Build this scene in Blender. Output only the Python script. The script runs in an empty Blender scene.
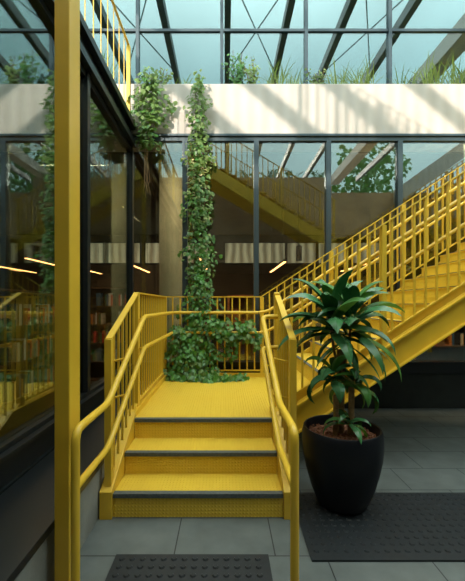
import bpy, bmesh, math, random
from mathutils import Vector, Matrix
random.seed(7)
R = math.radians
C = bpy.context.scene.collection
S = bpy.context.scene

# ------------------------------------------------------------ camera, sky, sun, exposure
cam = bpy.data.cameras.new('camera'); cam_o = bpy.data.objects.new('camera', cam); C.objects.link(cam_o)
EYE = 1.52
cam_o.location = (0, 0, EYE); cam_o.rotation_euler = (R(90), 0, 0)
cam.sensor_fit = 'HORIZONTAL'; cam.sensor_width = 36.0; cam.lens = 345 / 465 * 36
cam.shift_x = 7.5 / 465; cam.shift_y = 14.5 / 465
cam.clip_start = 0.05; cam.clip_end = 200
S.camera = cam_o

SUN_TRAVEL = Vector((0.40, 0.85, -0.335)).normalized()
w = bpy.data.worlds.new('sky'); S.world = w; w.use_nodes = True
wn = w.node_tree.nodes; wl = w.node_tree.links; wn.clear()
tcw = wn.new('ShaderNodeTexCoord'); spw = wn.new('ShaderNodeSeparateXYZ'); wl.new(tcw.outputs['Generated'], spw.inputs[0])
rw = wn.new('ShaderNodeValToRGB'); rw.color_ramp.interpolation = 'EASE'       # hazy blue low down, bright veil of cloud overhead
e0, e1 = rw.color_ramp.elements; e0.position = 0.0; e0.color = (0.20, 0.29, 0.30, 1); e1.position = 0.95; e1.color = (0.93, 1.04, 0.98, 1)
e2 = rw.color_ramp.elements.new(0.45); e2.color = (0.34, 0.47, 0.48, 1)
cn = wn.new('ShaderNodeTexNoise'); cn.inputs['Scale'].default_value = 2.2; cn.inputs['Detail'].default_value = 5; wl.new(tcw.outputs['Generated'], cn.inputs['Vector'])
cr = wn.new('ShaderNodeMapRange'); cr.inputs[1].default_value = .35; cr.inputs[2].default_value = .75; cr.inputs[3].default_value = .85; cr.inputs[4].default_value = 1.35; wl.new(cn.outputs['Fac'], cr.inputs[0])
hs = wn.new('ShaderNodeVectorMath'); hs.operation = 'SCALE'
wl.new(spw.outputs[2], rw.inputs[0]); wl.new(rw.outputs[0], hs.inputs[0]); wl.new(cr.outputs[0], hs.inputs['Scale'])
bg = wn.new('ShaderNodeBackground'); bg.inputs[1].default_value = 4.2
wo = wn.new('ShaderNodeOutputWorld')
wl.new(hs.outputs[0], bg.inputs[0]); wl.new(bg.outputs[0], wo.inputs[0])

sun = bpy.data.lights.new('sun', 'SUN'); sun.energy = 4.6; sun.angle = R(0.8); sun.color = (1.0, 0.87, 0.74)
sun_o = bpy.data.objects.new('sun', sun); C.objects.link(sun_o)
sun_o.rotation_euler = SUN_TRAVEL.to_track_quat('-Z', 'Y').to_euler(); sun_o.location = (-6, -12, 12)

S.view_settings.view_transform = 'Standard'; S.view_settings.look = 'None'
S.view_settings.gamma = 1; S.view_settings.use_curve_mapping = False
S.view_settings.exposure = 0.12
try:
    S.cycles.transparent_max_bounces = 24; S.cycles.max_bounces = 10
except Exception: pass

# ------------------------------------------------------------ materials
M = {}
def mat(name, col, rough=0.5, metal=0.0, spec=0.5, noise=0.0, nscale=8, bump=0.0, bscale=40, emit=None, estr=0, sss=0):
    m = bpy.data.materials.new(name); m.use_nodes = True; M[name] = m
    n = m.node_tree.nodes; l = m.node_tree.links; p = n['Principled BSDF']
    p.inputs['Base Color'].default_value = (*col, 1); p.inputs['Roughness'].default_value = rough
    p.inputs['Metallic'].default_value = metal; p.inputs['Specular IOR Level'].default_value = spec
    tc = n.new('ShaderNodeTexCoord')
    if noise:
        t = n.new('ShaderNodeTexNoise'); t.inputs['Scale'].default_value = nscale; t.inputs['Detail'].default_value = 5
        l.new(tc.outputs['Object'], t.inputs['Vector'])
        r = n.new('ShaderNodeValToRGB'); r.color_ramp.elements[0].position = 0.3; r.color_ramp.elements[1].position = 0.7
        r.color_ramp.elements[0].color = (*[c * (1 - noise) for c in col], 1)
        r.color_ramp.elements[1].color = (*[min(1, c * (1 + noise)) for c in col], 1)
        l.new(t.outputs['Fac'], r.inputs[0]); l.new(r.outputs[0], p.inputs['Base Color'])
    if bump:
        t2 = n.new('ShaderNodeTexNoise'); t2.inputs['Scale'].default_value = bscale; t2.inputs['Detail'].default_value = 3
        l.new(tc.outputs['Object'], t2.inputs['Vector'])
        b = n.new('ShaderNodeBump'); b.inputs['Strength'].default_value = bump; b.inputs['Distance'].default_value = 0.01
        l.new(t2.outputs['Fac'], b.inputs['Height']); l.new(b.outputs[0], p.inputs['Normal'])
    if emit:
        p.inputs['Emission Color'].default_value = (*emit, 1); p.inputs['Emission Strength'].default_value = estr
    return m

YEL = (0.74, 0.47, 0.034)
mat('yellow_paint', YEL, 0.38, noise=0.05, nscale=5)
# raised-stud steel plate
def stud_plate(name, col):
    m = mat(name, col, 0.36); n = m.node_tree.nodes; l = m.node_tree.links; p = n['Principled BSDF']
    g = n.new('ShaderNodeNewGeometry'); sp = n.new('ShaderNodeSeparateXYZ'); l.new(g.outputs['Position'], sp.inputs[0])
    def mth(op, a, b=None):
        q = n.new('ShaderNodeMath'); q.operation = op
        for i, v in enumerate((a, b)):
            if v is None: continue
            if isinstance(v, (int, float)): q.inputs[i].default_value = v
            else: l.new(v, q.inputs[i])
        return q.outputs[0]
    yz = mth('ADD', sp.outputs[1], sp.outputs[2])
    a = mth('ADD', sp.outputs[0], yz); b = mth('SUBTRACT', sp.outputs[0], yz)
    k = 2 * math.pi / 0.05
    s = mth('MULTIPLY', mth('SINE', mth('MULTIPLY', a, k)), mth('SINE', mth('MULTIPLY', b, k)))
    s = mth('MAXIMUM', s, 0.25)
    bp = n.new('ShaderNodeBump'); bp.inputs['Strength'].default_value = 1.0; bp.inputs['Distance'].default_value = 0.008
    l.new(s, bp.inputs['Height']); l.new(bp.outputs[0], p.inputs['Normal'])
    t = n.new('ShaderNodeTexNoise'); t.inputs['Scale'].default_value = 3; t.inputs['Detail'].default_value = 6
    l.new(g.outputs['Position'], t.inputs['Vector'])
    r = n.new('ShaderNodeMapRange'); r.inputs[3].default_value = 0.28; r.inputs[4].default_value = 0.5
    l.new(t.outputs['Fac'], r.inputs[0]); l.new(r.outputs[0], p.inputs['Roughness'])
stud_plate('yellow_plate', (0.80, 0.54, 0.045))
mat('nosing_grey', (0.085, 0.10, 0.10), 0.6, noise=0.3, nscale=60)
mat('black_metal', (0.009, 0.012, 0.014), 0.32)
mat('blue_grey_frame', (0.05, 0.075, 0.09), 0.35, metal=0.3)
mat('dark_ledge', (0.005, 0.010, 0.011), 0.45, noise=0.4, nscale=3)
mat('concrete_plinth', (0.24, 0.25, 0.23), 0.75, noise=0.25, nscale=4, bump=0.2)
mat('dark_plinth', (0.022, 0.028, 0.026), 0.7, noise=0.3, nscale=3)
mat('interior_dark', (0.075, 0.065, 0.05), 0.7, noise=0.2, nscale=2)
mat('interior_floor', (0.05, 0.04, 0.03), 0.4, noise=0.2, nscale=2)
mat('brown_wall', (0.46, 0.32, 0.20), 0.8, noise=0.2, nscale=1.5)
mat('column_concrete', (0.32, 0.36, 0.28), 0.7, noise=0.15, nscale=4)
mat('steel', (0.10, 0.12, 0.12), 0.5)
mat('wood', (0.32, 0.13, 0.045), 0.5, noise=0.3, nscale=6)
mat('shelf_wood', (0.11, 0.06, 0.03), 0.5, noise=0.3, nscale=5)
mat('lamp_glow', (1, 0.6, 0.3), 0.5, emit=(1.0, 0.42, 0.14), estr=9)
mat('window_glow', (0.4, 0.38, 0.28), 0.6, emit=(0.62, 0.56, 0.36), estr=0.45)
mat('pot_black', (0.006, 0.007, 0.010), 0.4, spec=0.25)
mat('bark_soil', (0.17, 0.065, 0.03), 0.9, noise=0.5, nscale=40, bump=1.0, bscale=60)
mat('cane', (0.27, 0.17, 0.075), 0.8, noise=0.35, nscale=30, bump=0.5, bscale=50)
mat('leaf_dark', (0.048, 0.17, 0.06), 0.27, noise=0.35, nscale=7)
mat('leaf_mid', (0.06, 0.21, 0.04), 0.4, noise=0.4, nscale=8)
mat('leaf_vine', (0.06, 0.19, 0.03), 0.36, noise=0.45, nscale=6)
mat('leaf_pale', (0.13, 0.22, 0.045), 0.5, noise=0.4, nscale=6)
mat('grass_pale', (0.16, 0.24, 0.07), 0.6, noise=0.4, nscale=6)
mat('stem', (0.13, 0.08, 0.04), 0.8)
mat('root_pale', (0.30, 0.20, 0.10), 0.8)
mat('mat_rubber', (0.010, 0.014, 0.017), 0.55, noise=0.2, nscale=20)
mat('roof_grey', (0.2, 0.2, 0.19), 0.8)
mat('trunk', (0.10, 0.07, 0.05), 0.9)
m = M['window_glow']; n = m.node_tree.nodes; l = m.node_tree.links
g = n.new('ShaderNodeNewGeometry'); wv = n.new('ShaderNodeTexWave'); wv.bands_direction = 'X'; wv.inputs['Scale'].default_value = 1.1; wv.inputs['Distortion'].default_value = 3; l.new(g.outputs['Position'], wv.inputs['Vector'])
r = n.new('ShaderNodeValToRGB'); r.color_ramp.elements[0].color = (.22, .20, .13, 1); r.color_ramp.elements[1].color = (.75, .70, .46, 1); l.new(wv.outputs['Fac'], r.inputs[0]); l.new(r.outputs[0], n['Principled BSDF'].inputs['Emission Color'])
for m_ in ('leaf_vine', 'leaf_pale', 'grass_pale', 'leaf_mid'):
    m = M[m_]; n = m.node_tree.nodes; l = m.node_tree.links; p = n['Principled BSDF']
    tr = n.new('ShaderNodeBsdfTranslucent'); tr.inputs[0].default_value = (0.22, 0.38, 0.04, 1)
    mx = n.new('ShaderNodeMixShader'); mx.inputs[0].default_value = 0.22
    l.new(p.outputs[0], mx.inputs[1]); l.new(tr.outputs[0], mx.inputs[2]); l.new(mx.outputs[0], n['Material Output'].inputs[0])

# vertically banded concrete
m = mat('beam_concrete', (0.56, 0.50, 0.43), 0.8); n = m.node_tree.nodes; l = m.node_tree.links; p = n['Principled BSDF']
g = n.new('ShaderNodeNewGeometry'); wv = n.new('ShaderNodeTexWave'); wv.inputs['Scale'].default_value = 1.55; wv.bands_direction = 'X'; wv.inputs['Distortion'].default_value = 0.3
l.new(g.outputs['Position'], wv.inputs['Vector'])
t = n.new('ShaderNodeTexNoise'); t.inputs['Scale'].default_value = 2.5; t.inputs['Detail'].default_value = 6; l.new(g.outputs['Position'], t.inputs['Vector'])
r = n.new('ShaderNodeValToRGB'); r.color_ramp.elements[0].color = (0.46, 0.415, 0.37, 1); r.color_ramp.elements[1].color = (0.62, 0.57, 0.52, 1)
ad = n.new('ShaderNodeMath'); ad.operation = 'MULTIPLY_ADD'; ad.inputs[1].default_value = 0.35; l.new(wv.outputs['Fac'], ad.inputs[0])
m2 = n.new('ShaderNodeMath'); m2.operation = 'MULTIPLY'; m2.inputs[1].default_value = 0.75; l.new(t.outputs['Fac'], m2.inputs[0]); l.new(m2.outputs[0], ad.inputs[2])
l.new(ad.outputs[0], r.inputs[0]); l.new(r.outputs[0], p.inputs['Base Color'])
bp = n.new('ShaderNodeBump'); bp.inputs['Strength'].default_value = 0.5; bp.inputs['Distance'].default_value = 0.02; l.new(wv.outputs['Fac'], bp.inputs['Height']); l.new(bp.outputs[0], p.inputs['Normal'])

# running-bond slate tiles (0.615 x 0.373 m, joint lines measured from the stair foot)
m = mat('floor_tiles', (0.1, 0.11, 0.11), 0.5); n = m.node_tree.nodes; l = m.node_tree.links; p = n['Principled BSDF']
g = n.new('ShaderNodeNewGeometry'); mp = n.new('ShaderNodeMapping'); mp.inputs['Location'].default_value = (0.0, 0, 0)
mp.inputs['Location'].default_value = (-0.305 + 0.3075 + 0.615 * 20, -2.09 + 0.373 * 40, 0)
l.new(g.outputs['Position'], mp.inputs['Vector'])
br = n.new('ShaderNodeTexBrick'); br.offset = 0.5; br.inputs['Scale'].default_value = 1; br.inputs['Brick Width'].default_value = 0.615
br.inputs['Row Height'].default_value = 0.373; br.inputs['Mortar Size'].default_value = 0.004; br.inputs['Mortar Smooth'].default_value = 0.1
br.inputs['Color1'].default_value = (0.115, 0.135, 0.13, 1); br.inputs['Color2'].default_value = (0.125, 0.145, 0.140, 1); br.inputs['Mortar'].default_value = (0.012, 0.015, 0.015, 1)
l.new(mp.outputs[0], br.inputs['Vector'])
t = n.new('ShaderNodeTexNoise'); t.inputs['Scale'].default_value = 5; t.inputs['Detail'].default_value = 8; l.new(g.outputs['Position'], t.inputs['Vector'])
r = n.new('ShaderNodeValToRGB'); r.color_ramp.elements[0].position = 0.3; r.color_ramp.elements[1].position = 0.72
r.color_ramp.elements[0].color = (0.75, 0.75, 0.75, 1); r.color_ramp.elements[1].color = (1.15, 1.15, 1.15, 1); l.new(t.outputs['Fac'], r.inputs[0])
mx = n.new('ShaderNodeMixRGB'); mx.blend_type = 'MULTIPLY'; mx.inputs[0].default_value = 1; l.new(br.outputs['Color'], mx.inputs[1]); l.new(r.outputs[0], mx.inputs[2])
l.new(mx.outputs[0], p.inputs['Base Color'])

def glass(name, tint, refl_min, refl_max, rtint=(0.9, 1.0, 1.0)):
    m = bpy.data.materials.new(name); m.use_nodes = True; M[name] = m
    n = m.node_tree.nodes; l = m.node_tree.links; n.clear()
    o = n.new('ShaderNodeOutputMaterial'); tr = n.new('ShaderNodeBsdfTransparent'); tr.inputs[0].default_value = (*tint, 1)
    gl = n.new('ShaderNodeBsdfGlossy'); gl.inputs['Roughness'].default_value = 0.0; gl.inputs[0].default_value = (*rtint, 1)
    lw = n.new('ShaderNodeLayerWeight'); lw.inputs[0].default_value = 0.35
    mr = n.new('ShaderNodeMapRange'); mr.inputs[3].default_value = refl_min; mr.inputs[4].default_value = refl_max
    mx = n.new('ShaderNodeMixShader'); l.new(lw.outputs['Facing'], mr.inputs[0]); l.new(mr.outputs[0], mx.inputs[0])
    l.new(tr.outputs[0], mx.inputs[1]); l.new(gl.outputs[0], mx.inputs[2]); l.new(mx.outputs[0], o.inputs[0])
glass('glass_facade', (0.80, 0.82, 0.76), 0.10, 0.46)
glass('glass_upper', (0.55, 0.7, 0.68), 0.085, 0.7, (0.82, 0.97, 1.0))

# ------------------------------------------------------------ mesh helpers
WL = {}
class MB:
    def __init__(s): s.v = []; s.f = []; s.mi = []; s.smooth = False
    def add(s, vs, fs, mi=0):
        b = len(s.v); s.v += [Vector(v) for v in vs]; s.f += [tuple(b + i for i in f) for f in fs]; s.mi += [mi] * len(fs); return s
    def box(s, x0, x1, y0, y1, z0, z1, mi=0):
        vs = [(x, y, z) for x in (x0, x1) for y in (y0, y1) for z in (z0, z1)]
        return s.add(vs, [(0, 1, 3, 2), (4, 6, 7, 5), (0, 4, 5, 1), (2, 3, 7, 6), (0, 2, 6, 4), (1, 5, 7, 3)], mi)
    def prism(s, pts, axis, a, b, mi=0):            # polygon extruded along an axis: pts are the two other coordinates
        def P(p, t):
            return (t, p[0], p[1]) if axis == 'x' else ((p[0], t, p[1]) if axis == 'y' else (p[0], p[1], t))
        k = len(pts); vs = [P(p, a) for p in pts] + [P(p, b) for p in pts]
        return s.add(vs, [tuple(range(k))[::-1], tuple(range(k, 2 * k))] + [(i, (i + 1) % k, k + (i + 1) % k, k + i) for i in range(k)], mi)
    def bar(s, p, q, wx, wz, mi=0):                 # rectangular bar with vertical end faces
        p, q = Vector(p), Vector(q); d = q - p; h = Vector((d.x, d.y, 0))
        side = Vector((-h.y, h.x, 0)).normalized() * wx / 2; up = Vector((0, 0, wz / 2))
        vs = [e + a * side + b * up for e in (p, q) for a, b in ((-1, -1), (1, -1), (1, 1), (-1, 1))]
        return s.add(vs, [(0, 1, 2, 3), (7, 6, 5, 4), (0, 4, 5, 1), (1, 5, 6, 2), (2, 6, 7, 3), (3, 7, 4, 0)], mi)
    def tube(s, pts, r, seg=12, bend=0.0, mi=0, cap=True):
        pts = [Vector(p) for p in pts]; rs = r if isinstance(r, list) else None
        if bend:
            out = [pts[0]]
            for i in range(1, len(pts) - 1):
                a, b, c = pts[i - 1], pts[i], pts[i + 1]; t = min(bend, (a - b).length * .45, (c - b).length * .45)
                p0 = b + (a - b).normalized() * t; p2 = b + (c - b).normalized() * t
                for k in range(6):
                    u = k / 5; out.append(p0 * (1 - u) ** 2 + b * 2 * u * (1 - u) + p2 * u * u)
            out.append(pts[-1]); pts = out
        n = len(pts); tang = []
        for i in range(n):
            tang.append((pts[min(i + 1, n - 1)] - pts[max(i - 1, 0)]).normalized())
        nrm = tang[0].orthogonal().normalized(); b0 = len(s.v); vs = []
        for i in range(n):
            nrm = (nrm - tang[i] * nrm.dot(tang[i])).normalized(); bn = tang[i].cross(nrm)
            rr = rs[min(i, len(rs) - 1)] if rs else r
            for k in range(seg):
                a = 2 * math.pi * k / seg; vs.append(pts[i] + (nrm * math.cos(a) + bn * math.sin(a)) * rr)
        fs = [(i * seg + k, i * seg + (k + 1) % seg, (i + 1) * seg + (k + 1) % seg, (i + 1) * seg + k) for i in range(n - 1) for k in range(seg)]
        if cap: fs += [tuple(range(seg))[::-1], tuple((n - 1) * seg + k for k in range(seg))]
        s.smooth = True
        return s.add(vs, fs, mi)
    def lathe(s, prof, cx, cy, seg=48, mi=0):
        vs = [(cx + r * math.cos(2 * math.pi * k / seg), cy + r * math.sin(2 * math.pi * k / seg), z) for r, z in prof for k in range(seg)]
        n = len(prof)
        s.smooth = True
        return s.add(vs, [(i * seg + k, i * seg + (k + 1) % seg, (i + 1) * seg + (k + 1) % seg, (i + 1) * seg + k) for i in range(n - 1) for k in range(seg)], mi)
    def build(s, name, mats, parent=None, bevel=0.0, label=None, smooth=None):
        if not isinstance(mats, (list, tuple)): mats = [mats]
        lo = Vector([min(v[i] for v in s.v) for i in range(3)]); hi = Vector([max(v[i] for v in s.v) for i in range(3)])
        c = Vector(((lo.x + hi.x) / 2, (lo.y + hi.y) / 2, lo.z))
        me = bpy.data.meshes.new(name); me.from_pydata([v - c for v in s.v], [], s.f)
        for mm in mats: me.materials.append(M[mm])
        me.polygons.foreach_set('material_index', s.mi)
        bm = bmesh.new(); bm.from_mesh(me); bmesh.ops.recalc_face_normals(bm, faces=bm.faces)
        bm.to_mesh(me); bm.free()
        if (s.smooth if smooth is None else smooth):
            me.polygons.foreach_set('use_smooth', [True] * len(me.polygons))
            try: me.set_sharp_from_angle(angle=R(45))
            except Exception: pass
        o = bpy.data.objects.new(name, me); C.objects.link(o)
        o.location = c - (WL[parent.name] if parent else Vector()); WL[o.name] = c
        if parent: o.parent = parent
        if bevel:
            b = o.modifiers.new('bevel', 'BEVEL'); b.width = bevel; b.segments = 2; b.limit_method = 'ANGLE'
        if label: o['label'] = label
        return o
def thing(name, loc, label, cat, group=None):
    o = bpy.data.objects.new(name, None); C.objects.link(o); o.location = loc; o.empty_display_size = 0.1; WL[o.name] = Vector(loc)
    return tag(o, label, cat, group)
def tag(o, label=None, cat=None, group=None, kind=None):
    if label: o['label'] = label
    if cat: o['category'] = cat
    if group: o['group'] = group
    if kind: o['kind'] = kind
    return o
def struct(o): o['kind'] = 'structure'; return o
def clone(o, loc, label=None, group=None, rz=None):
    c = o.copy(); C.objects.link(c); c.location = loc
    if rz is not None: c.rotation_euler = (0, 0, rz)
    if label: c['label'] = label
    if group: c['group'] = group
    for ch in list(o.children):
        d = ch.copy(); C.objects.link(d); d.parent = c
        for g in list(ch.children):
            e = g.copy(); C.objects.link(e); e.parent = d
    return c
def copy_part(o, parent, world):     # another instance of a part on the same thing
    c = o.copy(); C.objects.link(c); c.parent = parent; c.location = Vector(world) - WL[parent.name]; return c

# ------------------------------------------------------------ the setting
XL = -1.40          # left glass wall
YB = 5.10           # back glass facade
struct(MB().box(-0.9, 9.0, -5.0, YB, -0.2, 0).build('floor', 'floor_tiles'))
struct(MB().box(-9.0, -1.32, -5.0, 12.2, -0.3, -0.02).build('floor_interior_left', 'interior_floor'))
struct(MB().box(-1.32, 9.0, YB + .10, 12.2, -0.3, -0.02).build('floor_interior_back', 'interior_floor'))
# left plinth with dark ledge
struct(MB().box(XL + .08, -0.90, -5.0, YB, -0.2, 0.36).build('wall_left_lower', 'concrete_plinth'))
struct(MB().box(XL + .08, -0.885, -5.0, YB, 0.36, 0.405).build('trim_1', 'black_metal', bevel=.004))
struct(MB().box(XL - .12, XL + .08, -5.0, YB, -.2, 0.42).build('wall_left_base', 'dark_ledge'))
MBf = MB().box(XL - .06, XL + .06, -5.0, YB - .03, 0.42, 0.60).box(XL - .04, XL + .10, -5.0, YB - .03, 0.60, 0.625).box(XL - .05, XL + .05, -5.0, YB - .03, 0.625, 0.66)
struct(MBf.build('trim_2', 'black_metal'))
struct(MB().box(XL - .10, XL + .03, -5.0, YB - .05, 3.82, 4.16).box(XL + .03, XL + .10, -5.0, YB - .05, 3.82, 3.90).box(XL + .03, XL + .10, -5.0, YB - .05, 4.08, 4.16).build('trim_3', 'black_metal'))
# left window bays
ys = [-5.0, -3.3, -1.65, 0.05, 1.74, 3.43, YB - .02]
for i in range(6):
    a, b = ys[i], ys[i + 1]
    f = MB().box(XL - .05, XL + .05, b - .04, b + .03, 0.66, 3.82).box(XL - .04, XL + .03, a + .03, b - .04, 3.76, 3.82).build('window_%d' % (i + 1), 'black_metal')
    struct(f)
    MB().box(XL - .006, XL + .006, a + .03, b - .04, 0.66, 3.76).build('pane', 'glass_facade', f)
# back plinth and frame
struct(MB().box(-1.32, 9.0, YB - .02, YB + .10, -0.2, 0.52).build('wall_back_lower', 'dark_plinth'))
struct(MB().box(-1.35, 9.0, YB - .05, YB + .08, 0.52, 0.66).box(-1.35, 9.0, YB - .09, YB + .08, 0.66, 0.69).build('trim_4', 'black_metal'))
struct(MB().box(-1.35, 9.0, YB - .04, YB + .06, 3.93, 4.02).box(-1.35, 9.0, YB - .07, YB + .06, 3.99, 4.02).build('trim_5', 'blue_grey_frame'))
mx_ = [-1.40, -0.59, 0.46, 1.52, 2.57, 3.62, 4.67, 5.72, 6.77, 7.82, 8.9]
for i in range(len(mx_) - 1):
    a, b = mx_[i], mx_[i + 1]
    f = MB().box(b - .035, b + .035, YB - .05, YB + .08, 0.69, 3.93).build('window_%d' % (i + 10), 'blue_grey_frame')
    struct(f)
    MB().box(a + .035, b - .035, YB - .006, YB + .006, 0.69, 3.93).build('pane', 'glass_facade', f)
# concrete beam, upper glazing
struct(MB().box(-9.0, 9.0, YB - .05, YB + .55, 4.02, 4.76).build('wall_back_beam', 'beam_concrete', bevel=.01))
ux = [-8.0, -6.68, -5.36, -4.03, -2.70, -1.38, -.05, 1.28, 2.60, 3.93, 5.25, 6.58, 7.9]
for i in range(len(ux) - 1):
    a, b = ux[i], ux[i + 1]
    f = MB().box(b - .025, b + .025, YB + .32, YB + .42, 4.76, 6.9).box(a + .025, b - .025, YB + .34, YB + .40, 5.84, 5.88).build('window_%d' % (i + 30), 'blue_grey_frame')
    struct(f)
    MB().box(a + .025, b - .025, YB + .364, YB + .376, 4.76, 6.9).build('pane', 'glass_upper', f)
struct(MB().box(-9, 9, YB + .3, YB + .6, 6.9, 7.2).build('wall_back_upper', 'steel'))
struct(MB().box(-9, 9, YB + .6, 9.2, 7.0, 7.2).build('ceiling_upper', 'roof_grey'))
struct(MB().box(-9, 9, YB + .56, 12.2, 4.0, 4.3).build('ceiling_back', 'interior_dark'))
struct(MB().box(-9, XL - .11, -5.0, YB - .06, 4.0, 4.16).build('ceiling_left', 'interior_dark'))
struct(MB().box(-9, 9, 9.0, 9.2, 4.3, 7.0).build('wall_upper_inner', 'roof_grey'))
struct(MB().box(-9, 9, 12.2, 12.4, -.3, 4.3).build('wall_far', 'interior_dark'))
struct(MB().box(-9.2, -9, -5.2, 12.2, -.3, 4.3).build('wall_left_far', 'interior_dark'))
struct(MB().box(9.0, 9.2, -5.2, 12.2, -.3, 4.3).build('wall_right', 'dark_plinth'))
struct(MB().box(-9.2, 9.2, -5.4, -5.0, -.3, 5.2).build('wall_front', 'dark_plinth'))
# upper storey mirrored in the glass, overhang shaped to cut front light, planted parapet
struct(MB().prism([(-1.35, 2.9), (9.0, 2.9), (9.0, 5.2), (3.5, 5.2), (3.5, 5.7), (-9.0, 5.7), (-9.0, 4.2), (-1.35, 4.2)], 'y', -5.0, -1.1).build('wall_front_upper', 'brown_wall'))
o = MB().prism([(5.5, 4.7), (9.0, 7.2), (9.0, 7.75), (5.5, 5.25)], 'y', -1.08, -.80).build('concrete_ramp_beam', 'beam_concrete')
tag(o, 'pale sloping concrete beam mirrored at the right end of the glass', 'beam')
# ------------------------------------------------------------ lower stair flight and platform
NZ = [(2.46, .17), (2.75, .34), (3.05, .51)]
XA, XB = -.80, .415
st = thing('staircase', (-.19, 2.46, 0), 'short yellow steel steps with three risers rising to a square platform', 'staircase')
for i, (y, z) in enumerate(NZ):
    y1 = NZ[i + 1][0] + .03 if i < 2 else None
    if i < 2:
        t = MB().box(XA, XB, y + .045, y1, z - .012, z).build('tread', 'yellow_plate', st)
        MB().box(XA, XB, y, y + .045, z - .028, z + .002).build('nosing', 'nosing_grey', t, label='dark grey anti-slip nosing')
    MB().box(XA, XB, y + .012, y + .022, z - .17 if i else 0.0, z - .012).build('riser', 'yellow_plate', st)
d = MB().box(-.855, .56, 3.095, 4.83, .495, .51).build('platform_deck', 'yellow_plate', st)
MB().box(XA, XB, 3.05, 3.095, .482, .512).build('nosing', 'nosing_grey', d, label='dark grey anti-slip nosing')
prof = [(2.44, 0), (2.44, .195), (3.10, .565), (4.87, .565), (4.87, .33), (3.30, .33), (2.74, 0)]
MB().prism(prof, 'x', -.89, -.803).build('stringer', 'yellow_paint', st, bevel=.004)
prof = [(2.44, 0), (2.44, .195), (3.10, .565), (3.26, .565), (3.26, .33), (3.30, .33), (2.74, 0)]
MB().prism(prof, 'x', .418, .50).build('stringer', 'yellow_paint', st, bevel=.004)
MB().box(-.80, .56, 4.83, 4.87, .33, .565).build('edge_beam', 'yellow_paint', st)
MB().box(-.80, .56, 3.26, 3.32, .33, .49).build('edge_beam', 'yellow_paint', st)
for x, y in ((-.75, 4.7), (.45, 4.7), (.42, 3.4)):
    MB().box(x - .03, x + .03, y - .03, y + .03, 0, .49).build('support_post', 'yellow_paint', st)

# ------------------------------------------------------------ upper flight (rises to the right)
RISE, GO, X0 = .17, .26, .66
K = 17
up = thing('staircase', (.56, 4.07, .5), 'long yellow steel stair flight rising to the right behind the potted plant', 'staircase')
YF, YK = 3.29, 4.85
def nz(x): return .68 + (x - .66) * RISE / GO
for k in range(K):
    x = X0 + GO * k; z = .68 + RISE * k
    t = MB().box(x + .002, x + GO + .02, YF + .02, YK - .02, z - .014, z - .002).build('tread', 'yellow_plate', up)
    MB().box(x, x + .04, YF + .02, YK - .02, z - .002, z + .004).build('nosing', 'nosing_grey', t, label='dark grey anti-slip nosing')
    MB().box(x + .012, x + .02, YF + .02, YK - .02, z - RISE, z - .012).build('riser', 'yellow_plate', up)
xe = X0 + GO * K; ze = .68 + RISE * (K - 1)
for y in (YF - .03, YK - .01):
    s0 = nz(.50) - .10; s1 = nz(xe) - .10
    MB().prism([(.50, s0), (xe, s1), (xe, s1 - .27), (.66, nz(.66) - .37), (.50, .33)], 'y', y, y + .035).build('stringer', 'yellow_paint', up, bevel=.003)
MB().prism([(.52, nz(.52) - .125), (xe, s1 - .02), (xe, s1 - .005), (.52, nz(.52) - .105)], 'y', YF - .075, YF - .03).prism([(.56, nz(.56) - .38), (xe, s1 - .28), (xe, s1 - .265), (.56, nz(.56) - .365)], 'y', YF - .075, YF - .03).build('stringer_flange', 'yellow_paint', up)
MB().prism([(.64, nz(.64) - .16), (.64, nz(.64) - .012), (xe, nz(xe) - .012), (xe, nz(xe) - .16)], 'y', YF + .008, YF + .019).build('side_plate', 'yellow_paint', up)
MB().prism([(.60, nz(.60) - .36), (xe, s1 - .25), (xe, s1 - .235), (.60, nz(.60) - .345)], 'y', YF + .005, YK).build('soffit_plate', 'yellow_paint', up)
# high landing on the right, second flight overhead
land = MB().box(xe, xe + 1.6, -1.0, YK + .02, ze - .02, ze).build('landing_deck', 'yellow_plate')
land_root = thing('staircase', (4.0, -.35, 3.4), 'upper return flight of the yellow steel stair, seen in the glass', 'staircase')
bpy.data.objects.remove(land)
MB().box(xe, xe + 1.6, -1.0, YK + .02, ze - .03, ze).build('landing_deck', 'yellow_plate', land_root)
Z2 = ze; X2 = 3.15; YA, YC = -.75, .35
MB().box(X2, xe, -1.0, .6, Z2 - .03, Z2).build('landing_deck', 'yellow_plate', land_root)
def nz2(x): return Z2 + (X2 - x) * .60
for k in range(15):
    x = X2 - .28 * k; z = Z2 + .168 * (k + 1)
    t = MB().box(x - .29, x, YA, YC, z - .02, z).build('tread', 'yellow_plate', land_root)
for y in (YA - .03, YC):
    MB().prism([(X2 + .1, nz2(X2) - .1), (-1.15, nz2(-1.15) - .02), (-1.15, nz2(-1.15) - .40), (X2 + .1, nz2(X2) - .46)], 'y', y, y + .04).build('stringer', 'yellow_paint', land_root)
for x, y in ((xe + .1, 4.75), (xe + 1.5, 4.75), (xe + 1.5, -.9), (xe + .1, -.9)):
    MB().box(x - .05, x + .05, y - .05, y + .05, 0, Z2 - .03).build('support_post', 'yellow_paint', land_root)

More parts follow.
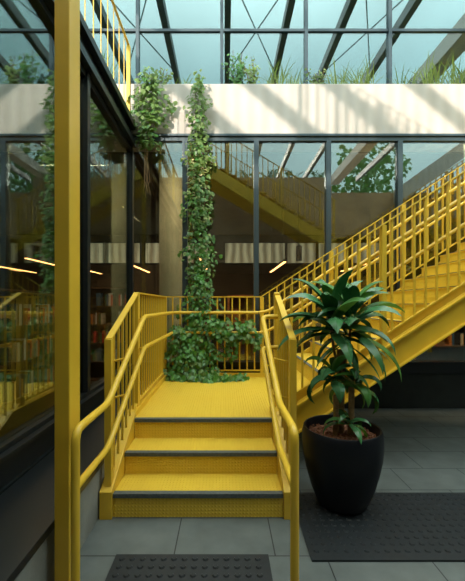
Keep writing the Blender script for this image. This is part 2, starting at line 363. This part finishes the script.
# ------------------------------------------------------------ balustrades
def balustrade(segs, label, posts, hand=None, brackets=(), spacing=.107, bw=.018, top_w=.048, group=None, extra_tubes=()):
    """segs: list of ((x,y,zb,zt),(x,y,zb,zt)): bottom line and top line heights at both ends"""
    a = segs[0][0]
    root = thing('balustrade', (a[0], a[1], a[2]), label, 'railing', group)
    for p, q in segs:
        P = Vector(p[:2]); Q = Vector(q[:2]); L = (Q - P).length
        ptop = Vector((p[0], p[1], p[3])); qtop = Vector((q[0], q[1], q[3]))
        MB().bar(ptop - Vector((0, 0, .006)), qtop - Vector((0, 0, .006)), top_w, .014).build('top_rail', 'yellow_paint', root)
        MB().bar((p[0], p[1], p[2]), (q[0], q[1], q[2]), .035, .016).build('bottom_rail', 'yellow_paint', root)
        n = max(1, round(L / spacing)); proto = None
        d = (Q - P).normalized(); ang = math.atan2(d.y, d.x)
        for i in range(1, n):
            u = i / n; x = p[0] + (q[0] - p[0]) * u; y = p[1] + (q[1] - p[1]) * u
            zb = p[2] + (q[2] - p[2]) * u; zt = p[3] + (q[3] - p[3]) * u
            if proto is None:
                ex, ey = abs(d.x) * bw / 2 + abs(d.y) * bw * .45, abs(d.y) * bw * .4 + abs(d.x) * bw * .6
                proto = MB().box(x - ex, x + ex, y - ey, y + ey, zb, zt - .008).build('baluster', 'yellow_paint', root); z00 = zb
            else: copy_part(proto, root, (x, y, zb))
    for (x, y, z0, z1, wx, wy) in posts:
        MB().box(x - wx / 2, x + wx / 2, y - wy / 2, y + wy / 2, z0, z1).build('post', 'yellow_paint', root, bevel=.003)
    for pts, r, bend in (hand or ()):
        MB().tube(pts, r, 14, bend).build('handrail', 'yellow_paint', root)
    for p, q in brackets:
        MB().tube([p, q], .008, 8).build('bracket', 'yellow_paint', root)
    return root
ZT = 1.64
HX, HXR = -.72, .335
# left railing
L_up = [(HX, 1.66, .0), (HX, 1.66, .915), (HX, 2.12, .915), (HX, 3.08, 1.415), (HX, 4.74, 1.415), (-.55, 4.76, 1.415), (.50, 4.76, 1.415)]
L_lo = [(HX, 1.675, .64), (HX, 2.12, .64), (HX, 3.08, 1.14), (HX, 4.72, 1.14), (-.55, 4.76, 1.14), (.50, 4.76, 1.14)]
balustrade([((-.842, 2.50, .24, 1.28), (-.842, 3.28, .60, ZT)), ((-.842, 3.28, .60, ZT), (-.842, 4.85, .60, ZT))],
           'yellow railing down the left side of the steps and platform, beside the glass wall',
           [(-.842, 2.505, .19, 1.275, .05, .06), (-.842, 3.28, .55, ZT - .01, .05, .06), (-.842, 4.84, .55, ZT - .01, .05, .05)],
           [(L_up[:5] + [(HX + .02, 4.76, 1.415)], .021, .07), ([(HX, 1.66, .64), (HX, 2.12, .64), (HX, 3.08, 1.14), (HX, 4.72, 1.14)], .019, .07)],
           [((HX, y, z), (-.842, y, z - .03)) for y, z in ((2.55, 1.13), (3.28, 1.405), (4.60, 1.405), (2.55, .86), (3.28, 1.13), (4.60, 1.13))])
# back railing
balustrade([((-.84, 4.86, .60, ZT), (.52, 4.86, .60, ZT))],
           'yellow railing across the back of the platform, ivy growing through it',
           [(.52, 4.86, .50, ZT - .01, .05, .05)],
           [([(-.70, 4.76, 1.415), (.46, 4.76, 1.415)], .021, 0), ([(-.70, 4.76, 1.14), (.46, 4.76, 1.14)], .019, 0)],
           [((x, 4.76, z), (x, 4.86, z - .02)) for x in (-.5, .3) for z in (1.40, 1.125)])
# right railing of the short steps
balustrade([((.49, 2.50, .24, 1.28), (.49, 3.28, .60, ZT))],
           'yellow railing down the right side of the short steps, next to the pot',
           [(.49, 2.505, .19, 1.275, .05, .06), (.49, 3.26, .50, ZT - .01, .05, .09)],
           [([(HXR, 1.66, 0), (HXR, 1.66, .915), (HXR, 2.12, .915), (HXR, 3.08, 1.415), (.47, 3.10, 1.415)], .021, .06),
            ([(HXR, 1.66, .64), (HXR, 2.12, .64), (HXR, 3.08, 1.14), (.47, 3.10, 1.14)], .019, .06)],
           [((HXR, 2.55, 1.13), (.47, 2.55, 1.10)), ((HXR, 2.55, .86), (.47, 2.55, .83))])
# upper flight railings
sl = RISE / GO
def ln(x, o): return nz(x) + o
xr = xe
balustrade([((.52, 3.27, ln(.52, 0.0), ln(.52, 1.06)), (xr, 3.27, ln(xr, 0.0), ln(xr, 1.06)))],
           'near yellow railing of the long flight, crossing behind the potted plant',
           [(x, 3.27, ln(x, -.2), ln(x, 1.045), .045, .05) for x in (1.50, 2.48, 3.46, 4.44)],
           [([(.52, 3.37, 1.41), (.62, 3.37, ln(.62, .80)), (xr, 3.37, ln(xr, .80))], .021, .05), ([(.52, 3.37, 1.14), (.62, 3.37, ln(.62, .53)), (xr, 3.37, ln(xr, .53))], .019, .05)],
           [((x, 3.37, ln(x, o)), (x, 3.27, ln(x, o - .02))) for x in (1.50, 2.48, 3.46) for o in (.80, .53)])
balustrade([((.52, 4.86, ln(.52, .02), ln(.52, 1.06)), (xr, 4.86, ln(xr, .02), ln(xr, 1.06)))],
           'far yellow railing of the long flight, nearest the back glass',
           [(x, 4.86, ln(x, -.2), ln(x, 1.045), .045, .05) for x in (1.50, 2.50, 3.50, 4.44)],
           [([(.47, 4.76, 1.415), (.60, 4.76, 1.44), (xr, 4.76, ln(xr, .80))], .021, .05), ([(.47, 4.76, 1.14), (.60, 4.76, 1.165), (xr, 4.76, ln(xr, .53))], .019, .05)],
           [((x, 4.76, ln(x, o)), (x, 4.86, ln(x, o - .02))) for x in (1.50, 2.50, 3.50) for o in (.80, .53)])
# return flight railings and terrace railing
balustrade([((X2, .37, nz2(X2) + .05, nz2(X2) + 1.1), (-1.15, .37, nz2(-1.15) + .05, nz2(-1.15) + 1.1))],
           'yellow railing of the overhead return flight, side nearer the back glass', [(x, .37, nz2(x), nz2(x) + 1.08, .05, .05) for x in (3.1, 1.6, .1, -1.1)], spacing=.15, bw=.022)
balustrade([((X2, -.78, nz2(X2) + .05, nz2(X2) + 1.1), (-1.15, -.78, nz2(-1.15) + .05, nz2(-1.15) + 1.1))],
           'yellow railing of the overhead return flight, side away from the glass', [(x, -.78, nz2(x), nz2(x) + 1.08, .05, .05) for x in (3.1, 1.6, .1, -1.1)], spacing=.15, bw=.022)
balustrade([((XL + .03, -.98, 4.26, 5.22), (XL + .03, YB - .2, 4.26, 5.22))],
           'yellow railing along the roof edge above the left glass wall', [(XL + .03, y, 4.16, 5.2, .05, .05) for y in (-.9, 1.0, 2.95, YB - .2)], spacing=.22, bw=.010, top_w=.03)

# big foreground post
p_ = MB().box(-.86, -.782, 1.735, 1.865, 0, 4.6).build('steel_post', 'yellow_paint', bevel=.006)
tag(p_, 'tall thick yellow steel post in the left foreground, beside the handrail end', 'post')

# ------------------------------------------------------------ tactile mats
def tactile(x0, x1, y0, y1, label):
    m = MB().box(x0, x1, y0, y1, 0.0, .012)
    nx = int((x1 - x0 - .03) / .062); ny = int((y1 - y0 - .03) / .062)
    for i in range(nx):
        for j in range(ny):
            cx = x0 + .045 + i * .062 + (.0 if j % 2 else 0.0); cy = y1 - .04 - j * .062
            vs = [(cx + r * math.cos(a * math.pi / 4), cy + r * math.sin(a * math.pi / 4), z) for r, z in ((.019, .012), (.013, .019)) for a in range(8)]
            m.add(vs, [(a, (a + 1) % 8, 8 + (a + 1) % 8, 8 + a) for a in range(8)] + [tuple(range(8, 16))])
    tag(m.build('tactile_mat', 'mat_rubber', bevel=0), label, 'mat')
tactile(-.657, .262, 1.35, 2.088, 'dark studded rubber mat on the tiles in front of the yellow steps')
tactile(.515, 3.3, 2.04, 2.775, 'wide dark studded rubber mat to the right, under the black pot')

# ------------------------------------------------------------ potted dracaena
PX, PY = .89, 2.63
pot = thing('potted_plant', (PX, PY, .012), 'tall leafy dracaena in a large glossy black round pot', 'plant')
prof = [(0, .012), (.14, .012), (.17, .018), (.192, .05), (.232, .15), (.265, .27), (.288, .38), (.297, .47), (.295, .54), (.286, .59), (.280, .597), (.272, .595), (.266, .58), (.262, .54), (.255, .50)]
MB().lathe(prof, PX, PY, 56).build('pot', 'pot_black', pot)
soil = MB(); seg = 40; rings = 8
vs = [(PX, PY, .545)]
for i in range(1, rings + 1):
    for k in range(seg):
        r = .262 * i / rings; a = 2 * math.pi * k / seg
        vs.append((PX + r * math.cos(a), PY + r * math.sin(a), .545 - .02 * (i / rings) ** 2 + random.uniform(-.008, .008)))
fs = [(0, 1 + k, 1 + (k + 1) % seg) for k in range(seg)] + [(1 + (i - 1) * seg + k, 1 + (i - 1) * seg + (k + 1) % seg, 1 + i * seg + (k + 1) % seg, 1 + i * seg + k) for i in range(1, rings) for k in range(seg)]
soil.add(vs, fs)
for _ in range(160):     # bark chips
    a = random.uniform(0, 6.28); r = .25 * math.sqrt(random.random()); x, y = PX + r * math.cos(a), PY + r * math.sin(a); q = random.uniform(.006, .014)
    z = .54; t = random.uniform(0, 3.14); c, s_ = math.cos(t) * q, math.sin(t) * q
    soil.add([(x + c, y + s_, z), (x - s_, y + c, z + .004), (x - c, y - s_, z), (x + s_, y - c, z + .002), (x, y, z + .014)], [(0, 1, 4), (1, 2, 4), (2, 3, 4), (3, 0, 4)])
soil.build('soil', 'bark_soil', pot, smooth=False)
def strap(mb, base, az, el, L, W, droop, seg=9, mi=0, twist=0):
    p = Vector(base); h = Vector((math.cos(az), math.sin(az), 0)); e = el; rows = []
    for i in range(seg + 1):
        u = i / seg
        d = h * math.cos(e) + Vector((0, 0, math.sin(e)))
        side = Vector((-h.y, h.x, 0)); nrm = d.cross(side) * -1
        wd = W * (0.35 + 0.65 * math.sin(min(1, u * 1.9) * math.pi / 2)) * (1 - max(0, (u - .45) / .55) ** 1.7) + .0008
        sd = (side * math.cos(twist * u) + nrm * math.sin(twist * u))
        fold = -nrm * wd * .28 if False else nrm * wd * .25
        rows.append((p + sd * wd / 2 + fold, p.copy(), p - sd * wd / 2 + fold))
        p = p + d * L / seg; e -= droop / seg * (0.5 + u)
    b = [v for r_ in rows for v in r_]
    mb.add(b, [(i * 3 + j, i * 3 + j + 1, i * 3 + j + 4, i * 3 + j + 3) for i in range(seg) for j in (0, 1)], mi)
    mb.smooth = True
def crown(c, n, L, W, emin, emax, droop, name='foliage', squash=1, only=None, spread=.05):
    mb = MB()
    for i in range(n):
        az = i * 2.399 + random.uniform(-.3, .3); u = i / n
        el = R(emin + (emax - emin) * u + random.uniform(-8, 8))
        strap(mb, (c[0], c[1], c[2] + u * spread), az, el, L * random.uniform(.8, 1.1) * (1 - .25 * u), W * random.uniform(.8, 1.15), droop * random.uniform(.8, 1.2), mi=0 if random.random() < .7 else 1, twist=random.uniform(-.5, .5))
    return mb.build(name, ['leaf_dark', 'leaf_mid'], pot)
canes = [((PX - .01, PY + .02), (PX + .0, PY + .02), 1.18, .030), ((PX + .055, PY - .02), (PX + .07, PY - .01), .90, .022), ((PX - .06, PY - .03), (PX - .055, PY - .03), .84, .020)]
for (a, b, h, r) in canes:
    c_ = MB().tube([(a[0], a[1], .50), ((a[0] + b[0]) / 2 + .004, a[1], (.5 + h) / 2), (b[0], b[1], h)], r, 12).build('cane', 'cane', pot)
s_ = MB().tube([(PX - .012, PY, 1.0), (PX - .07, PY - .03, 1.18), (PX - .09, PY - .04, 1.33)], .011, 8).build('side_shoot', 'stem', pot)
MB().tube([(PX + .01, PY, 1.02), (PX + .05, PY - .02, 1.2), (PX + .055, PY - .03, 1.36)], .011, 8).build('side_shoot', 'stem', pot)
crown((PX - .085, PY - .04, 1.30), 20, .56, .12, -5, 88, 1.8, spread=.20)
crown((PX + .07, PY - .03, 1.30), 20, .55, .12, -10, 86, 1.9, spread=.20)
crown((PX + .05, PY + .03, 1.22), 12, .38, .05, -25, 35, 1.3, spread=.08)
crown((PX + .085, PY - .03, .90), 8, .38, .10, 10, 65, 3.0, spread=.08)
crown((PX - .08, PY - .05, .95), 12, .38, .10, 5, 75, 2.9, spread=.10)
crown((PX + .02, PY - .10, .64), 8, .28, .065, 0, 60, 2.4, spread=.04)

# ------------------------------------------------------------ climbing vines
def ivy(mb, c, size, face, mi=0):
    # five-pointed leaf, drooping, facing roughly 'face'
    f = Vector(face).normalized(); down = Vector((random.uniform(-.5, .5), random.uniform(-.35, .1), -1)).normalized()
    down = (down - f * down.dot(f)).normalized(); sd = f.cross(down)
    ol = [(0, -.1), (.28, -.05), (.5, .15), (.3, .32), (.42, .62), (.18, .6), (0, 1.0), (-.18, .6), (-.42, .62), (-.3, .32), (-.5, .15), (-.28, -.05)]
    c = Vector(c); cup = size * .12
    vs = [c + sd * (a * size) + down * (b * size) - f * (cup * (abs(a) * 1.6 + b * .6)) for a, b in ol] + [c + down * size * .3]
    mb.add(vs, [(i, (i + 1) % 12, 12) for i in range(12)], mi)
def vine(name, label, spine, n, pale_above=3.4, size=(.045, .085), stems=None, group=None, depth=.10, flat=False, mound=0):
    """spine: list of (x, y, z, halfwidth)"""
    root = thing(name, (spine[-1][0], spine[-1][1], spine[-1][2]), label, 'plant', group)
    tot = [0]
    for a, b in zip(spine, spine[1:]):
        tot.append(tot[-1] + (Vector(a[:3]) - Vector(b[:3])).length * (a[3] + b[3]))
    mb = MB()
    for _ in range(n):
        t = random.random() * tot[-1]; i = max(j for j in range(len(tot)) if tot[j] <= t); i = min(i, len(spine) - 2)
        u = (t - tot[i]) / max(1e-6, tot[i + 1] - tot[i]); a, b = spine[i], spine[i + 1]
        hw = a[3] + (b[3] - a[3]) * u; x = a[0] + (b[0] - a[0]) * u; y = a[1] + (b[1] - a[1]) * u; z = a[2] + (b[2] - a[2]) * u
        hw *= 1 + .25 * math.sin(z * 9) + .15 * math.sin(z * 23)
        r = random.gauss(0, .55); r = max(-1.15, min(1.15, r)); yy = y - depth * random.random() * math.sqrt(max(0, 1.3 - r * r))
        if flat: z += r * hw; x += random.uniform(-.05, .05)
        if mound: z += abs(random.gauss(0, .5)) * mound; yy -= random.random() * .12
        mi = 1 if (z > pale_above and random.random() < .75) or random.random() < .2 else 0  # more pale leaves near the top: sunlight put into the leaf colour
        ivy(mb, (x + (0 if flat else r * hw), yy, z), random.uniform(*size), (r * .6 + random.uniform(-.8, .8), -1, random.uniform(-.1, 1.8)), mi)
    f = mb.build('foliage', ['leaf_vine', 'leaf_pale'], root, smooth=False)
    for k in range(4):
        pts = [(a[0] + a[3] * .5 * math.sin(k * 2 + j * 1.3), a[1] + .01, a[2]) for j, a in enumerate(spine)]
        MB().tube(pts, .006, 6).build('stem', 'stem', root)
    return root
vine('climbing_vine', 'tall narrow column of ivy hanging from the concrete beam down to the platform',
     [(-.37, 4.98, 4.80, .09), (-.38, 4.98, 4.45, .14), (-.38, 4.98, 3.6, .16), (-.38, 4.98, 2.8, .19), (-.36, 4.98, 2.0, .19), (-.36, 4.93, 1.6, .22), (-.40, 4.90, 1.1, .30), (-.42, 4.90, .50, .38)], 2200, depth=.18, size=(.035, .075))
vine('climbing_vine', 'shorter ivy clump hanging over the beam at the glass corner',
     [(-1.08, 4.98, 4.85, .20), (-1.08, 4.98, 4.45, .25), (-1.10, 4.98, 4.05, .22), (-1.10, 4.97, 3.75, .10)], 520, size=(.05, .09), depth=.18)
rt = thing('hanging_root', (-1.13, 4.95, 3.1), 'bare pale dangling roots below the shorter ivy clump', 'plant')
for k in range(6):
    x = -1.13 + random.uniform(-.04, .04)
    MB().tube([(x, 4.95, 3.95), (x + random.uniform(-.03, .03), 4.95, 3.6), (x + random.uniform(-.04, .04), 4.94, 3.3), (x + random.uniform(-.06, .06), 4.94, 3.05 + random.uniform(-.05, .15))], [.005, .004, .003, .002], 5).build('root', 'root_pale', rt)
vine('ivy', 'ivy spreading to the right through the back railing of the platform',
     [(-.20, 4.82, 1.22, .18), (.05, 4.82, 1.14, .17), (.25, 4.82, 1.20, .15), (.50, 4.82, 1.06, .16)], 190, depth=.16, flat=True, size=(.05, .09))
vine('ivy', 'ivy hanging down the middle of the back railing',
     [(.14, 4.80, 1.15, .08), (.10, 4.80, .9, .07), (.12, 4.80, .75, .05)], 40, depth=.08)
vine('ivy', 'ivy mass filling the back left corner railing of the platform',
     [(-.62, 4.78, 1.25, .14), (-.60, 4.78, .95, .20), (-.45, 4.74, .75, .30), (-.40, 4.70, .54, .38)], 300, depth=.14, size=(.045, .085))
vine('ivy', 'ivy trailing on the platform deck along the back railing',
     [(-.78, 4.74, .53, .05), (-.5, 4.66, .53, .05), (-.25, 4.62, .53, .05), (0.0, 4.66, .53, .05), (.3, 4.74, .53, .04)], 260, depth=.05, mound=.08, size=(.045, .09))

# ------------------------------------------------------------ plants on the beam ledge
def tuft(x, y, z, n, L, mi_pale, label, group=None):
    root = thing('grass_clump', (x, y, z), label, 'plant', group)
    mb = MB()
    for _ in range(int(n * 1.7)):
        strap(mb, (x + random.uniform(-.14, .14), y + random.uniform(-.03, .03), z), random.uniform(0, 6.28), R(random.uniform(50, 88)), L * random.uniform(.6, 1.25), .013, random.uniform(.3, 1.3), seg=6)
    mb.build('blades', mi_pale, root)
def bush(x, y, z, h, wd, n, label, matn='leaf_pale', group=None):
    root = thing('leafy_shrub', (x, y, z), label, 'plant', group)
    mb = MB()
    for k in range(9):
        bx = x + random.uniform(-wd, wd) * .4; tx = x + random.uniform(-wd, wd)
        hh = h * random.uniform(.6, 1.05)
        for j in range(n // 9):
            u = random.random(); ivy(mb, (bx + (tx - bx) * u + random.gauss(0, .03), y + random.uniform(-.06, .06), z + hh * u), random.uniform(.03, .055), (random.uniform(-1, 1), -1, random.uniform(0, 1)))
        MB().tube([(bx, y, z), (tx, y, z + hh)], .004, 5).build('stem', 'stem', root)
    mb.build('foliage', matn, root, smooth=False)
G = 'plants growing along the top of the concrete beam'
LZ = 4.76; LY = YB + .12
bush(.16, LY, LZ, .62, .16, 260, 'tallest green shrub on the concrete beam, right of the tall ivy', 'leaf_mid')
bush(.42, LY, LZ, .5, .18, 200, 'loose green shrub on the beam, just right of the tallest one')
bush(-1.0, LY, LZ, .35, .2, 160, 'low bushy shrub on the beam above the shorter ivy clump')
bush(1.35, LY, LZ, .35, .2, 110, 'sparse shrub on the middle of the beam ledge', 'grass_pale')
bush(-3.3, LY, LZ, .5, .3, 220, 'green shrub on the beam ledge beyond the left roof railing', 'leaf_mid')
GL = ['grass clump on the beam, just right of the loose green shrubs', 'small grass clump on the beam left of the sparse middle shrub', 'grass clump on the beam right of the sparse middle shrub', 'taller grass clump on the beam above the third back pane', 'short grass clump on the beam above the start of the long flight', 'long grass clump on the beam near the right side of the photo', 'longest leaning grass clump on the beam at the right side of the photo', 'small grass tuft on the beam between the two hanging ivies', 'grass clump on the beam just beyond the roof railing', 'grass clump mirrored in the left glass, nearest the corner', 'grass clump mirrored in the left glass, in the middle', 'grass clump mirrored in the left glass, farthest out', 'grass clump on the beam outside the right edge of the photo', 'last grass clump on the beam, far right']
for gi, (x, L, nn) in enumerate(((.75, .42, 22), (1.05, .3, 18), (1.75, .38, 26), (2.1, .42, 30), (2.7, .3, 18), (3.12, .45, 30), (3.55, .45, 30), (-.7, .25, 14), (-1.9, .5, 30), (-2.4, .5, 30), (-2.9, .45, 26), (-3.8, .5, 30), (4.0, .5, 28), (4.5, .5, 28))):
    tuft(x, LY, LZ, nn, L, 'grass_pale' if random.random() < .6 else 'leaf_pale', GL[gi], G)

# ------------------------------------------------------------ overhead rafters, trees and far things reflected by the glass
for x in (-3.5, -2.35, -1.17, 0.05, 1.2, 2.3, 3.46, 5.8):
    o = MB().box(x - .06, x + .06, -4.98, YB + .2, 6.95, 7.15).build('rafter', 'steel')
    tag(o, 'dark steel rafter spanning the courtyard, mirrored in the upper glass', 'beam', 'steel rafters over the courtyard')
for a, b in ((.05, 1.2), (2.3, 3.46), (-2.35, -1.17)):
    for p, q, zz in (((a, 2.7), (b, 5.25), 7.03), ((b, 2.7), (a, 5.25), 7.06)):
        o = MB().tube([(p[0], p[1], zz), (q[0], q[1], zz)], .012, 6).build('brace_rod', 'steel')
        tag(o, 'thin crossed steel brace rod between the rafters, mirrored in the upper glass', 'rod', 'brace rods between the rafters')
o = MB().box(4.62, 4.98, -4.98, YB + .2, 6.8, 7.15).build('concrete_rafter', 'beam_concrete')
tag(o, 'pale wide concrete rafter mirrored at the upper right', 'beam')
for i, x in enumerate((-.9, -.1, .7, 1.5, 2.3, 3.1)):
    bush(x, -1.25, 5.7, .35, .35, 120, ['leafy shrub on the opposite parapet, leftmost in the mirrored row', 'second leafy shrub from the left on the opposite parapet', 'third leafy shrub from the left on the opposite parapet', 'third leafy shrub from the right on the opposite parapet', 'second leafy shrub from the right on the opposite parapet', 'leafy shrub on the opposite parapet, rightmost in the mirrored row'][i], 'leaf_mid', 'shrubs on the opposite parapet')
for y in (.2,):
    o = MB().box(-9, 9, y - .03, y + .03, 7.16, 7.24).build('purlin', 'steel')
    tag(o, 'thin steel crossbar lying on the rafters', 'beam', 'crossbars over the rafters')
def tree(x, y, h, r, n, label):
    root = thing('tree', (x, y, 0), label, 'tree')
    MB().tube([(x, y, -.3), (x + .1, y, h * .5), (x, y, h * .8)], [.16, .12, .05], 8).build('trunk', 'trunk', root)
    mb = MB()
    for _ in range(n):
        a = Vector((random.gauss(0, 1), random.gauss(0, 1), random.gauss(0, 1))).normalized() * r * random.random() ** .4
        a.x += .3 * r * math.sin(a.z * 3)
        ivy(mb, (x + a.x, y + a.y, h * .75 + a.z * 1.3), random.uniform(.15, .3), (random.uniform(-1, 1), 1, random.uniform(-.3, 1)))
    mb.build('foliage', 'leaf_vine', root, smooth=False)
tree(7.9, -9.0, 11.3, 1.9, 900, 'broad green tree outside, mirrored in the right of the glass')
tree(3.6, -9.5, 8.6, 1.2, 260, 'smaller green tree outside, mirrored in the middle of the glass')
struct(MB().box(-30, 30, -30, -5.4, -.4, -.3).build('floor_outside', 'roof_grey'))

# ------------------------------------------------------------ library interior
cl = MB().lathe([(.22, -.02), (.22, 4.0)], -.965, 6.25, 32).build('column', 'column_concrete')
tag(cl, 'round pale concrete column standing behind the back glass', 'column')
lights = [(1.49, 8.56, 11.3, 'long thin orange lamp hanging in the library, right of the tall ivy'), (-2.5, 9.2, 11.4, 'thin orange lamp hanging left of the concrete column'),
          (-.56, 7.9, 11.0, 'thin orange lamp glimpsed through the tall ivy'), (-4.57, 7.9, 9.3, 'thin orange lamp seen through the left glass, upper one'),
          (-6.3, 9.6, 11.5, 'thin orange lamp seen through the left glass, lower one'), (-4.26, 10.2, 11.9, 'thin orange lamp seen near the edge of the left glass'), (3.7, 8.5, 11.0, 'thin orange lamp behind the long yellow flight')]
for x, a, b, lab in lights:
    t = thing('linear_lamp', (x, (a + b) / 2, 2.6), lab, 'lamp')
    MB().box(x - .035, x + .035, a, b, 2.60, 2.66).build('housing', 'black_metal', t)
    MB().box(x - .028, x + .028, a + .02, b - .02, 2.585, 2.60).build('diffuser', 'lamp_glow', t, label='glowing orange strip')
    for y in (a + .3, b - .3): MB().tube([(x, y, 2.66), (x, y, 4.0)], .006, 6).build('cable', 'black_metal', t)
pl = thing('pendant_lamp', (1.80, 8.4, 2.62), 'small black cylinder lamp hanging behind the back glass', 'lamp')
MB().lathe([(0, 2.60), (.07, 2.60), (.07, 2.95), (.02, 2.99), (0, 2.99)], 1.80, 8.4, 20).build('lamp_shade', 'black_metal', pl)
MB().tube([(1.80, 8.4, 2.99), (1.80, 8.4, 4.0)], .008, 6).build('cable', 'black_metal', pl)
for i, (a, b) in enumerate([(-5.6, -4.3), (-4.1, -3.0), (-2.8, -1.9), (-1.7, -.6), (.0, 1.0), (1.1, 2.1), (2.2, 3.2), (3.3, 4.3), (4.5, 5.6)]):
    f = MB().box(a - .05, a, 12.14, 12.2, 3.0, 3.7).box(b, b + .05, 12.14, 12.2, 3.0, 3.7).box(a - .05, b + .05, 12.14, 12.2, 2.95, 3.0).box(a - .05, b + .05, 12.14, 12.2, 3.7, 3.75).build('window_%d' % (50 + i), 'black_metal')
    struct(f); MB().box(a, b, 12.17, 12.19, 3.0, 3.7).build('blind', 'window_glow', f)

for lx, ly, lz, e, ln_, ry in ((-1.49, 3.4, 3.93, 60, 3.0, 0), (-2.5, 9.5, 3.95, 60, 2, 0), (-.2, 5.2, 3.985, 60, 1.6, 1), (4.0, 5.2, 3.985, 150, 2.0, 1), (-2.6, 6.0, 3.95, 40, 1.2, 1)):  # added fill strips tucked near the ceiling to brighten the library interior
    la = bpy.data.lights.new('library_fill_strip', 'AREA'); la.energy = e; la.shape = 'RECTANGLE'; la.size = .04; la.size_y = ln_; la.color = (1, .66, .38)
    lo_ = bpy.data.objects.new('library_fill_strip', la); C.objects.link(lo_); lo_.location = (lx, ly, lz); lo_.rotation_euler = (0, 0, R(90) * ry)
cols = {'cream': (.55, .50, .38), 'white': (.62, .62, .58), 'red': (.55, .05, .03), 'orange': (.55, .20, .04), 'blue': (.05, .12, .22), 'green': (.06, .14, .07), 'black': (.02, .02, .02), 'brown': (.18, .09, .04), 'teal': (.06, .18, .18), 'grey': (.22, .22, .20)}
for k_, c_ in cols.items(): mat('book_' + k_, c_, .6)
mat('paper', (.6, .56, .45), .8)
protos = []
def book_mesh(th, h, dp, m):
    b = MB().box(0, th * .12, 0, dp, 0, h).box(th * .88, th, 0, dp, 0, h).box(th * .12, th * .88, 0, .004, 0, h).box(th * .12, th * .88, .004, dp - .006, .004, h - .004, 1)
    me = bpy.data.meshes.new('book'); me.from_pydata([tuple(v) for v in b.v], [], b.f)
    me.materials.append(M['book_' + m]); me.materials.append(M['paper']); me.polygons.foreach_set('material_index', b.mi); return me, th, h
for i in range(18):
    protos.append(book_mesh(random.uniform(.022, .05), random.uniform(.19, .27), .16, list(cols)[i % len(cols)]))
NB = [0]
def bookcase(x, y, z0, W, D, H, ns, axis, label, fill=.8, bookgroup=None, booklabel=None, maxb=60):
    """front-left-bottom corner at (x,y,z0); axis 'y-' = front faces -y, 'x+' = front faces +x (runs along +y)"""
    if axis == 'y-': T = lambda a, b, c: (x + a, y + b, c); rz = 0
    else: T = lambda a, b, c: (x - b, y + a, c); rz = R(90)
    root = thing('bookcase', T(W / 2, D / 2, z0), label, 'bookcase')
    def bx(a0, a1, b0, b1, c0, c1):
        p, q = T(a0, b0, c0), T(a1, b1, c1)
        return MB().box(min(p[0], q[0]), max(p[0], q[0]), min(p[1], q[1]), max(p[1], q[1]), c0, c1)
    for a in (0, W - .03): bx(a, a + .03, 0, D, z0, z0 + H).build('side_panel', 'shelf_wood', root)
    bx(.03, W - .03, D - .02, D, z0, z0 + H).build('back_panel', 'shelf_wood', root)
    for i in range(ns + 1):
        zz = z0 + (H - .025) * i / ns; bx(.03, W - .03, 0, D - .02, zz, zz + .025).build('shelf', 'shelf_wood', root)
    cnt = 0
    for i in range(ns - 1, -1, -1):
        zz = z0 + (H - .025) * i / ns + .025; a = .05
        while a < W - .10 and cnt < maxb:
            me, th, h = random.choice(protos)
            if random.random() > fill: a += .09; continue
            h_ok = (H - .025) / ns - .03
            o = bpy.data.objects.new('book', me); C.objects.link(o); o.location = T(a, .02, zz); o.rotation_euler = (0, 0, rz)
            if h > h_ok: o.scale = (1, 1, h_ok / h)
            tag(o, booklabel, 'book', bookgroup); a += th + .003; cnt += 1
    NB[0] += cnt
bookcase(-2.42, 3.3, -.02, 2.6, .26, 1.72, 4, 'x+', 'long low bookcase seen through the left glass wall', .85, 'books behind the left glass', 'book on the long shelves behind the left glass wall', 130)
bookcase(-3.05, 7.0, -.02, 1.15, .26, 1.90, 5, 'y-', 'tall bookcase behind the glass to the left of the yellow railing', .7, 'books left of the railing', 'book in the tall bookcase beyond the left railing', 55)
bookcase(3.15, 6.4, -.02, 1.5, .26, 1.55, 4, 'y-', 'bookcase under the long yellow flight, behind the right glass', .95, 'books under the flight', 'book in the bookcase seen beneath the long yellow flight', 75)
bookcase(-.9, 8.2, -.02, 1.1, .26, 1.3, 3, 'y-', 'low bookcase behind the back glass, left of the wooden cabinet', .7, 'books in the low bookcase', 'book in the low bookcase behind the ivy', 30)
tb = thing('display_cabinet', (.45, 7.0, -.02), 'orange wooden display cabinet behind the back railing', 'cabinet')
MB().box(.05, .09, 6.85, 7.2, -.02, 1.72).box(.55, .59, 6.85, 7.2, -.02, 1.72).box(.09, .55, 7.17, 7.2, -.02, 1.72).box(.09, .55, 6.85, 7.17, 1.68, 1.72).build('cabinet_frame', 'wood', tb)
for z in (.35, .75, 1.15): MB().box(.09, .55, 6.87, 7.17, z, z + .03).build('shelf', 'wood', tb)
MB().box(.12, .30, 6.95, 7.0, 1.18, 1.45).build('door_panel', 'wood', tb)
